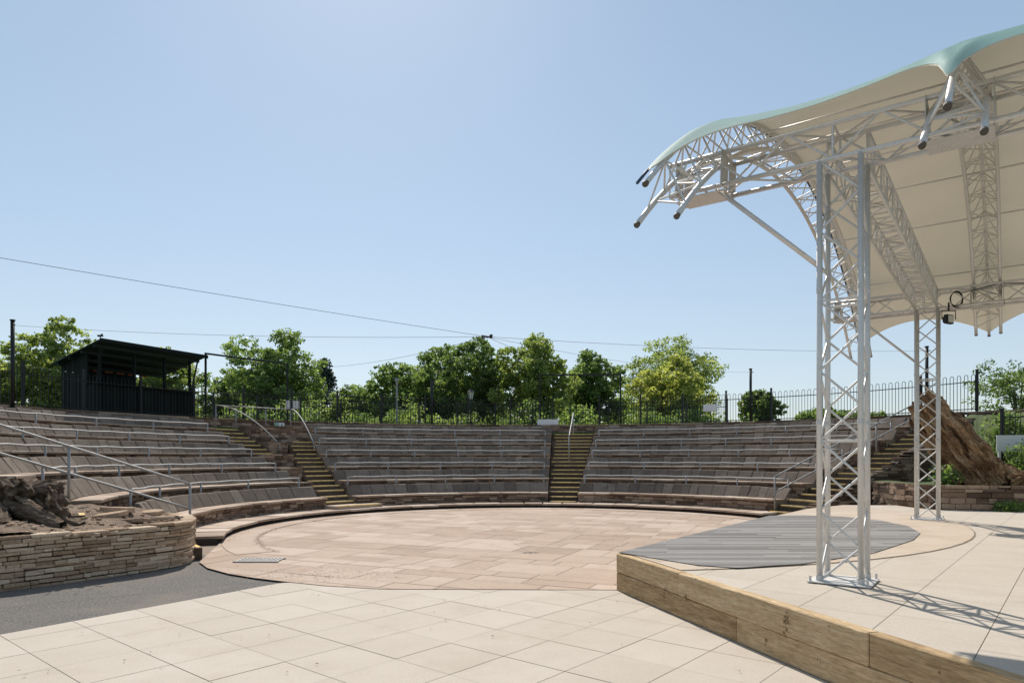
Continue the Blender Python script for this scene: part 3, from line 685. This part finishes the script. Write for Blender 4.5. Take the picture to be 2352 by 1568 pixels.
for s in arches:
    mb=MB(); n=44
    ths=[-TH+2*TH*i/n for i in range(n+1)]
    mb.tube([ap(s,t,8.0) for t in ths],.023,12)
    k2=1.0 if s<0 else .94
    th2=[-TH*k2+2*TH*k2*i/n for i in range(n+1)]
    for o_ in (-.19,.19): mb.tube([ap(s+o_,t,RL) for t in th2],.026,12)
    a=mk('arch_truss',mb,'alu',parent=can); smooth_tubes(a)
    mb=MB()
    for i in range(1 if s<0 else 2,n-1 if s<0 else n-2):
        for o_ in (-.19,.19):
            A_,B_=(ap(s,ths[i],8.0),ap(s+o_,ths[i+1],RL)) if i%2==0 else (ap(s+o_,ths[i],RL),ap(s,ths[i+1],8.0))
            mb.tube([A_,B_],.0095,6,cap=False)
        A_,B_=(ap(s-.19,ths[i],RL),ap(s+.19,ths[i+1],RL)) if i%2==0 else (ap(s+.19,ths[i],RL),ap(s-.19,ths[i+1],RL))
        mb.tube([A_,B_],.0095,6,cap=False)
        if i%4==0: mb.tube([ap(s-.19,ths[i],RL),ap(s+.19,ths[i],RL)],.0095,6,cap=False)
    l=mk('lacing',mb,'alu',parent=a); smooth_tubes(l)
    for sgn in (-1,1):
        for (ds,R,tt) in ((0,8.0,TH),(-.19,RL,TH*k2),(.19,RL,TH*k2)):
            mb=MB(); p=ap(s+ds,sgn*(tt-.001),R); q=ap(s+ds,sgn*(tt+.003),R); mb.tube([p,q],.0275,12); mk('end_cap',mb,'rubber',parent=a)
    for u in (0,7.8):
        mb=MB()
        for ds in (-.235,.235):
            for uu in (-.12,.12):
                mb.hexa([W(s+ds-.004,u+uu-.12,4.28),W(s+ds+.004,u+uu-.12,4.28),W(s+ds+.004,u+uu+.08,4.28),W(s+ds-.004,u+uu+.08,4.28),W(s+ds-.004,u+uu-.08,4.64),W(s+ds+.004,u+uu-.08,4.64),W(s+ds+.004,u+uu+.12,4.64),W(s+ds-.004,u+uu+.12,4.64)])
        mb.hexa([W(s-.24,u-.16,4.258),W(s+.24,u-.16,4.258),W(s+.24,u+.16,4.258),W(s-.24,u+.16,4.258),W(s-.24,u-.16,4.266),W(s+.24,u-.16,4.266),W(s+.24,u+.16,4.266),W(s-.24,u+.16,4.266)])
        mk('saddle_plate',mb,'alup',parent=can)
mb=MB()
for th in (-.32,-.16,0.0,.16,.32,.5):
    for s0,s1 in ((-1.3,.9),(.9,3.1),(3.1,5.3)): mb.tube([ap(s0,th,7.84),ap(s1,th,7.84)],.012,8)
o=mk('purlin',mb,'alu',parent=can); smooth_tubes(o)
def memb(off,name,mat,smin=-1.37,smax=5.5,ns=170,nu=70,side=1):
    mb=MB()
    for i in range(ns+1):
        s=smin+(smax-smin)*i/ns
        k=0
        for j in range(3):
            if s>=arches[j]: k=j
        x=max(0,min(1,(s-arches[k])/2.2)) if s>arches[0] else 0
        q=4*x*(1-x); q8=1-abs(2*x-1)**7
        bulge=sum(math.exp(-((s-a)/.13)**2) for a in arches if a>-1)
        sag=.10 if k==0 else .03; cut=.215 if k==0 else .17
        th0=-TH*(.955-(cut-.03)*q8)-.02*bulge; th1=TH*(.995-.1*q)
        # right of the first bay the sheet lies a little higher
        rise=.07*max(0,min(1,(s+1.3)/2.2))
        for j in range(nu+1):
            t=j/nu; th=th0+(th1-th0)*t
            R=8.03-sag*q+.05*bulge*math.exp(-((t*nu-2)/3.5)**2)+off+rise*max(0,1-t*1.6)
            if s<-1.3: R-=.9*(s+1.3)**2
            R+=.004*noise.noise(Vector((s*3,th*14,1)))+.018*bulge*noise.noise(Vector((s*14,th*40,4)))*math.exp(-(t*nu/6)**2)
            mb.v.append(tuple(ap(s,th,R)))
    for i in range(ns):
        for j in range(nu):
            a=i*(nu+1)+j; mb.f.append((a,a+1,a+nu+2,a+nu+1)); mb.c.append(.5)
    return mk(name,mb,mat,parent=can,smooth=True)
memb(0,'roof_lining','cream'); memb(.012,'roof_cover','teal')
mb=MB(); mb.tube([ap(-1.375,t,8.02) for t in np.linspace(-TH,TH,50)],.014,8); o=mk('side_hem',mb,'blue',parent=can); smooth_tubes(o)
fl=W(.35,7.8-.3,4.05)
root=thing('floodlight',fl,'black floodlight with coiled cable hanging from the truss','floodlight')
mb=MB(); mb.box(fl+Vector((0,0,.0)),(.2,.07,.16),.5); mb.box(fl+Vector((0,.03,.0)),(.15,.1,.11),.5); mk('housing',mb,'black',parent=root,bevel=.008)
mb=MB(); mb.box(fl+Vector((.019,-.036,.0)),(.16,.008,.12),.5); mk('glass',mb,'glass',parent=root)
mb=MB(); mb.tube([fl+Vector((-.12,0,0)),fl+Vector((-.12,0,.15)),fl+Vector((.12,0,.15)),fl+Vector((.12,0,0))],.009,6); mb.tube([fl+Vector((0,0,.15)),fl+Vector((0,0,.3))],.015,6); mk('bracket',mb,'black',parent=root)
mb=MB()
for k in range(3):
    c=fl+Vector((.13+.02*k,0,.36)); mb.tube([c+Vector((math.cos(a)*.11,.02*k,math.sin(a)*(.12+.015*k))) for a in np.linspace(0,2*math.pi,20)],.007,5)
mb.tube([fl+Vector((.2,0,.46)),fl+Vector((.7,-.3,.56)),fl+Vector((1.5,-.9,.42)),fl+Vector((2.4,-1.6,.46))],.007,5)
mk('coiled_cable',mb,'black',parent=root)
# ------------------------------------------------------------------ right side planter, trunk, plants
rw=[(9.2,17.4),(9.15,15.4),(9.3,14.95),(9.8,14.75),(11.5,14.4),(13.5,13.6),(17,11.5)]
root=thing('planter',(11.5,15.5,SH),'low rubble planter wall with ivy around a leaning trunk','planter')
mb=MB(); stonewall(mb,rw,SH-.05,1.0,side=1,ch=.1,lens=(.15,.5),jit=.03); ns=len(mb.f); wallback(mb,rw,.2,1.0,side=1,off=.05); mk('stone_wall',mb,None,parent=root,mats=['stone','mortar'],matidx=[0]*ns+[1]*(len(mb.f)-ns))
moundgrid('soil',[(9.3,17.6),(9.3,15.2),(9.8,14.9),(11.5,14.6),(13.5,13.8),(17,11.8),(20,14),(14.5,21)],lambda x,y:.95+.1*noise.noise(Vector((x,y,0)))+1.9*max(0,min(1,(math.hypot(x-CX,y-CY)-11.6)/2.7)),'grass',parent=root,step=.25)
root=thing('leaning_trunk',(11.1,15.6,.95),'huge leaning dead trunk with split orange brown bark','dead tree')
lumpy('trunk',(10.95,15.4,.85),(10.0,16.6,2.95),.40,.30,'barkbig',amp=.32,fr=2.4,flare=.12,parent=root,seed=5,n=130,m=70,ridge=.2,jag=1.2,step_=.5,ax=4)
lumpy('side_limb',(10.6,15.9,1.0),(9.95,16.8,2.5),.22,.16,'barkbig',amp=.35,fr=3,flare=.05,parent=root,seed=15,n=60,m=40,ridge=.3,jag=1.0,step_=.5,ax=4)
lumpy('root',(11.0,15.2,.95),(11.75,15.1,1.15),.28,.14,'barkbig',amp=.35,fr=3,flare=.0,parent=root,seed=25,n=50,m=24,ridge=.3,jag=.3,step_=.4,ax=3)
def leaves(cent,per,spread,size,rng,flat=1.0):
    K=len(cent); c=np.repeat(cent,per,0); M_=len(c)
    off=rng.normal(0,1,(M_,3)); off/=np.maximum(1,np.linalg.norm(off,axis=1,keepdims=True)/1.6); off*=np.repeat(spread,per)[:,None]; off[:,2]*=.7
    p=c+off
    d1=rng.normal(0,1,(M_,3)); d1/=np.linalg.norm(d1,axis=1,keepdims=True); d2=np.cross(d1,rng.normal(0,1,(M_,3))); d2/=np.linalg.norm(d2,axis=1,keepdims=True)
    sz=size*rng.uniform(.6,1.3,(M_,1)); d1=d1*sz*.5; d2=d2*sz*.36
    V=np.stack([p-d1,p+d2,p+d1,p-d2],1).reshape(-1,3)
    cv=np.repeat(rng.uniform(.1,.9,K),per)+rng.normal(0,.16,M_)
    return V,np.clip(cv,0,1)
def mkleaf(name,V,c,mat,parent=None,**kw):
    mb=MB(); mb.v=V.tolist(); n=len(V)//4; mb.f=np.arange(n*4).reshape(n,4).tolist(); mb.c=c; return mk(name,mb,mat,parent=parent,**kw)
def tree(x,y,zt,w,mat,seed,label,zb=2.85,cb=None,nl=11000,size=.18,group='park trees'):
    rng=np.random.default_rng(seed); random.seed(seed)
    root=thing('tree',(x,y,zb),label,'tree',group=group); H=zt-zb; cb=zb+H*.22 if cb is None else cb
    mb=MB(); cz=(zt+cb)/2; rz=(zt-cb)/2; rx=w/2
    tr=max(.12,H*.028)
    lean=Vector((random.uniform(-.3,.3),random.uniform(-.3,.3),0))
    mb.tube([(x,y,zb-.1),(x+lean.x*.3,y,zb+H*.3),(x+lean.x,y+lean.y,zb+H*.75)],[tr*1.3,tr,tr*.35],9)
    for k in range(13):
        a=random.uniform(0,6.28); t=random.uniform(.2,.6); b=Vector((x+lean.x*t,y,zb+H*t)); hz_=random.uniform(.3,.75); wz=math.sqrt(max(.1,1-(2*hz_-1)**2)); q=random.uniform(.4,.72)*wz
        e=Vector((x+math.cos(a)*rx*q,y+math.sin(a)*rx*q,cb+(zt-cb)*hz_)); m=b.lerp(e,.5)+Vector((0,0,-.12*rx+random.uniform(-.2,.2)))
        mb.tube([b,m,e],[tr*.45,tr*.28,tr*.08],6)
    mk('trunk',mb,'bark',parent=root,smooth=True)
    lob=[]; nl_=26
    for k in range(nl_):
        zz=1-2*(k+.5)/nl_; an=k*2.39996+rng.uniform(-.5,.5); hr=math.sqrt(1-zz*zz); f=rng.uniform(.5,.86)
        lob.append((np.array([x+math.cos(an)*hr*rx*f,y+math.sin(an)*hr*rx*f,cz+zz*rz*f*1.0]),rx*rng.uniform(.17,.36)))
    lob.append((np.array([x+rng.uniform(-.25,.25)*rx,y,zt-rx*.24]),rx*.24)); lob.append((np.array([x,y,cz]),rx*.55)); lob.append((np.array([x,y,cz-rz*.4]),rx*.55))
    per=24; nc=nl//per; wts=np.array([l[1]**2 for l in lob]); wts/=wts.sum(); cent=[]
    for k in range(nc):
        c,R=lob[rng.choice(len(lob),p=wts)]; v=rng.normal(0,1,3); v/=np.linalg.norm(v)
        cent.append(c+v*R*rng.uniform(.5,1.15)*np.array([1,1,.75]))
    cent=np.array(cent); sp_=rng.uniform(.08,.2,nc)*max(.8,rx/2.6)
    V,c=leaves(cent,per,sp_,size,rng)
    mkleaf('crown',V,c,M[mat],parent=root)
T=[(-25.6,38,9.6,5.2,'leafm',1,'tall tree with loose yellow green foliage behind the kiosk'),
(-29.2,38,7.3,4.4,'leafm',2,'small yellow green tree behind the fence'),
(-23.4,46,9.2,5.0,'leafm',3,'broad green tree partly hidden behind the kiosk'),
(-20.6,50,8.2,5.0,'leaf',4,'rounded green tree behind the kiosk'),
(-15.9,46,10.4,6.6,'leaf',5,'large spreading green tree with open branches'),
(-11.6,52,7.0,5.4,'leaf',6,'low rounded green tree in the park'),
(-8.6,50,8.5,5.2,'leaf',7,'dark green tree with rounded crown'),
(-5.5,52,10.2,6.0,'leaf',8,'green tree with bushy crown in the park'),
(-2.4,48,10.1,5.4,'leafd',9,'dense dark green tree with tall crown'),
(1.5,46,10.0,5.4,'leafm',10,'tall bright green tree with bushy crown'),
(5.9,50,9.5,5.4,'leaf',11,'green tree with open crown in the park'),
(12.9,57,11.8,8.8,'leafm',12,'large rounded green tree behind a willow'),
(10.3,44,7.9,5.6,'leafy',13,'yellow green weeping willow with rounded crown'),
(18.0,50,6.6,3.6,'leafd',14,'small dark green tree beyond the fence'),
(24.5,54,5.4,5.0,'leaf',15,'low green tree beyond the fence'),
(31,60,5.8,5.0,'leaf',16,'low green tree beyond the fence')]
for t in T: tree(*t[:4],t[4],t[5],t[6],nl=27000 if t[3]>5.3 else 19000,cb=3.2)
rng=np.random.default_rng(77); root=thing('conifer_tree',(-22,80,2.85),'dark narrow conifer tree far behind the park trees','tree')
mb=MB(); mb.tube([(-22,80,2.8),(-22,80,13)],[.3,.05],7); mk('trunk',mb,'bark',parent=root)
cc=[]
for k in range(320):
    t=rng.uniform(0,1); a=rng.uniform(0,6.28); R=(1-t)**.7*3.0*rng.uniform(.3,1)+.15; cc.append([-22+math.cos(a)*R,80+math.sin(a)*R,4+t*9-R*.25])
V,c=leaves(np.array(cc),24,np.full(320,.3),.3,rng); mkleaf('crown',V,c,M['conif'],parent=root)
rng=np.random.default_rng(5); cc=[]
for k in range(2000):
    x=rng.uniform(-42,44); hh=(3.4+.8*math.sin(x*.55)+.7*math.sin(x*1.3+1)) if x<13 else (.9+.4*math.sin(x*.9)+.3*math.sin(x*2.1))
    cc.append([x,rng.uniform(58,64),2.9+max(.5,hh)*rng.uniform(0,1)**.6])
V,c=leaves(np.array(cc),30,np.full(2000,.42),.3,rng); mkleaf('shrub_belt',V,c,M['leaf'],kind='stuff')
rng=np.random.default_rng(6); cc=[]
for k in range(700):
    x=rng.uniform(-32,14); hh=1.1+.5*math.sin(x*.8)+.5*math.sin(x*1.9)
    cc.append([x,rng.uniform(38,42),2.9+max(.3,hh)*rng.uniform(0,1)**.7])
V,c=leaves(np.array(cc),30,np.full(700,.3),.18,rng); mkleaf('shrub_belt',V,c,M['leaf'],kind='stuff')
def shrub(name,c0,R,n,mat,seed,label,per=22,size=.08,sp_=.12,flat=.8):
    rng=np.random.default_rng(seed); v=rng.normal(0,1,(n,3)); v/=np.linalg.norm(v,axis=1,keepdims=True); cen=np.array(c0)+v*np.array([R[0],R[1],R[2]])*rng.uniform(.3,1,(n,1)); 
    V,c=leaves(cen,per,np.full(n,sp_),size,rng); root=thing(name,c0,label,'plant')
    mkleaf('leaves',V,c,M[mat],parent=root); mb=MB()
    for k in range(10):
        q=cen[rng.integers(n)]; mb.tube([(c0[0],c0[1],c0[2]-R[2]),tuple((np.array(c0)+q)/2),tuple(q)],[.03,.018,.006],5)
    mk('stems',mb,'bark',parent=root)
shrub('shrub',(15.6,21,3.7),(1.5,1.0,1.15),260,'leafd',31,'leafy dark green shrub beyond the fence end')
shrub('ivy_plant',(12.5,16.2,1.5),(.8,.6,.6),180,'leafd',32,'dark green ivy growing beside the leaning trunk')
shrub('ivy_plant',(13.0,17.6,2.1),(.9,.5,.7),170,'leafd',42,'dark green ivy climbing the bank behind the trunk')
shrub('ivy_plant',(9.85,15.6,1.15),(.25,.3,.2),16,'leafd',33,'small green weeds growing by the rubble wall')
shrub('weed',(10.6,14.5,.52),(.35,.1,.06),22,'leaf',35,'small green weeds at the foot of the planter wall')
root=thing('boundary_wall',(14.2,20.5,1.0),'dark rubble boundary wall at the end of the fence','wall')
path=[(13.9,20.9),(14.6,19.6),(15.6,18.6)]
mb=MB(); stonewall(mb,path[::-1],1.2,3.0,side=-1,ch=.13,lens=(.2,.6),jit=.05,depth=.4); mk('wall_face',mb,'stone',parent=root)
def sfence(p,q,zb,h,label):
    p,q=Vector(p),Vector(q); L=(q-p).length; root=thing('fence',(*((p+q)/2),zb),label,'fence',group='black bow top fences'); mb=MB(); n=int(L/.11)
    for i in range(n):
        a=p.lerp(q,(i+.5)/n); mb.tube([(a.x,a.y,zb),(a.x,a.y,zb+h)],.009,5)
    for z in (.1,h-.1): mb.tube([(p.x,p.y,zb+z),(q.x,q.y,zb+z)],.018,4)
    mk('fence_panel',mb,'black',parent=root)
    for t in (0,.5,1):
        a=p.lerp(q,t); mb=MB(); mb.box((a.x,a.y,zb+h/2+.05),(.06,.06,h+.1)); mb.box((a.x,a.y,zb+h+.11),(.08,.08,.03)); mk('fence_post',mb,'black',parent=root)
sfence((12.2,17.0),(16.5,15.4),1.25,1.45,'dark vertical bar fence beyond the planter')
mb=MB(); mb.box((12.6,16.75,1.95),(1.2,.03,.4),-.35); mb.box((12.1,16.95,1.5),(.05,.05,.9)); mb.box((13.1,16.58,1.5),(.05,.05,.9)); mk('notice_board',mb,'white',label='plain white panel fixed in front of the dark fence',category='sign')
# ------------------------------------------------------------------ signs, lamp
def exitsign(a,r,z):
    p=P(r,a,z); root=thing('exit_sign',p,'small green and white running figure exit sign on wall','exit sign',group='fire exit signs')
    rt=-rad(a); ca,sa=math.cos(rt),math.sin(rt)
    def b(mb,x,zz,w,h,dy,rot=None):
        c=p+Vector((x*ca+dy*sa*1,x*sa-dy*ca,zz)); mb.box(c,(w,.006,h),rt)
    mb=MB(); b(mb,0,0,.40,.15,0); mk('backing',mb,'white',parent=root)
    mb=MB(); b(mb,-.1,0,.17,.12,.008); mk('green_field',mb,'exitg',parent=root)
    mb=MB(); b(mb,-.12,.035,.025,.025,.014); b(mb,-.12,.0,.03,.045,.014); b(mb,-.135,-.035,.015,.04,.014); b(mb,-.1,-.03,.03,.012,.014); b(mb,-.055,0,.03,.09,.014); mk('figure',mb,'white',parent=root)
    mb=MB(); b(mb,.1,.01,.02,.07,.008)
    for k in range(4): b(mb,.1,-.045+.01*k,.015+.02*k,.01,.009+.0001*k)
    mk('arrow',mb,'exitg',parent=root)
for a in (-55.5,-41,-16,1.8,15,41): exitsign(a,14.33,2.84)
def board(x,y,z,w,h,rt,label):
    root=thing('notice_board',(x,y,z),label,'sign',group='white notice boards')
    mb=MB(); mb.box((x,y,z),(w,.02,h),rt); mk('panel',mb,'white',parent=root)
    mb=MB()
    for s in (-1,1):
        mb.box((x+s*w/2*math.cos(rt),y+s*w/2*math.sin(rt)+.012,z),(.025,.025,h+.03),rt)
        mb.box((x,y+.012,z+s*(h/2)),(w,.024,.02),rt)
    mk('frame',mb,'galv',parent=root)
board(-8.65,26.9,3.68,.52,.3,.6,'white notice board fixed to the black fence')
board(1.55,29.5,3.1,.9,.28,-.05,'white notice board fixed to the black fence')
board(8.0,27.55,3.6,.55,.28,-.55,'white notice board fixed to the black fence')
def lamp(x,y,zb,zt,label):
    root=thing('street_lamp',(x,y,zb),label,'street lamp'); mb=MB(); mb.tube([(x,y,zb),(x,y,zb+.5),(x,y,zb+.55),(x,y,zt-.55)],[.08,.07,.04,.03],10); mb.tube([(x-.18,y,zt-.7),(x+.18,y,zt-.7)],.015,6); mk('lamp_post',mb,'black',parent=root)
    mb=MB(); mb.tube([(x,y,zt-.55),(x,y,zt-.2)],[.09,.16],6); mk('lantern_glass',mb,'glass',parent=root)
    mb=MB(); mb.tube([(x,y,zt-.2),(x,y,zt-.08),(x,y,zt)],[.2,.07,.02],6)
    for k in range(6):
        a=math.pi/3*k; mb.tube([(x+.09*math.cos(a),y+.09*math.sin(a),zt-.55),(x+.165*math.cos(a),y+.165*math.sin(a),zt-.2)],.01,4)
    mk('lantern_cap',mb,'black',parent=root)
lamp(-2.05,34,2.85,5.05,'victorian style black street lamp with glass lantern')
mb=MB(); mb.tube([(-5.4,32,2.85),(-5.4,32,5.2)],.045,8); mb.box((-5.4,32,5.25),(.16,.12,.1)); mk('camera_post',mb,'galv',label='pale grey slender post with small box on top',category='post')
# ------------------------------------------------------------------ world, sun, camera
el,az=rad(48),rad(-13)
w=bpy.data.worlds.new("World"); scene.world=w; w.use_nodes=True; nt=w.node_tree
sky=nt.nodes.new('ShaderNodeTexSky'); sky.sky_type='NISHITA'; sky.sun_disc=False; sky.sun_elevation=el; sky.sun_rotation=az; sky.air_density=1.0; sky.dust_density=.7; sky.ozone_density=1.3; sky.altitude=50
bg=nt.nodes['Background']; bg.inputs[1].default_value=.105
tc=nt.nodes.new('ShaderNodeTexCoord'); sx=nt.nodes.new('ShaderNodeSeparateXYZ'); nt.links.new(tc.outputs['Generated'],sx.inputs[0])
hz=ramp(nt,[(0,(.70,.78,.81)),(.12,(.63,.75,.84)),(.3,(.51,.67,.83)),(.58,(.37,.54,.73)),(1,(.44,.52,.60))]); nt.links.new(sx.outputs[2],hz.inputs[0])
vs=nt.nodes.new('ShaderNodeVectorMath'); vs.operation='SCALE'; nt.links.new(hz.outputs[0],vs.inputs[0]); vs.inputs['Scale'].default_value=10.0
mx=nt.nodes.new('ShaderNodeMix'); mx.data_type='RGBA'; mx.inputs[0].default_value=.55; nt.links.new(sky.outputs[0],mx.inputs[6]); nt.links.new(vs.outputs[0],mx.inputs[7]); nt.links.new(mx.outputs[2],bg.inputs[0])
ld=bpy.data.lights.new('sun','SUN'); ld.energy=5.0; ld.angle=rad(.53); ld.color=(1,.93,.84); lo=bpy.data.objects.new('sun',ld); scene.collection.objects.link(lo)
S=Vector((math.sin(az)*math.cos(el),math.cos(az)*math.cos(el),math.sin(el))); lo.rotation_euler=(-S).to_track_quat('-Z','Y').to_euler(); lo.location=S*50
cd=bpy.data.cameras.new('camera'); cam=bpy.data.objects.new('camera',cd); scene.collection.objects.link(cam)
cd.lens=24; cd.sensor_width=36; cd.shift_y=(1050-784)/2352; cam.location=(0,0,1.6); cam.rotation_euler=(rad(90),0,0); cd.clip_end=5000; cd.clip_start=.05
scene.camera=cam
scene.view_settings.view_transform='Standard'; scene.view_settings.look='None'; scene.view_settings.exposure=0
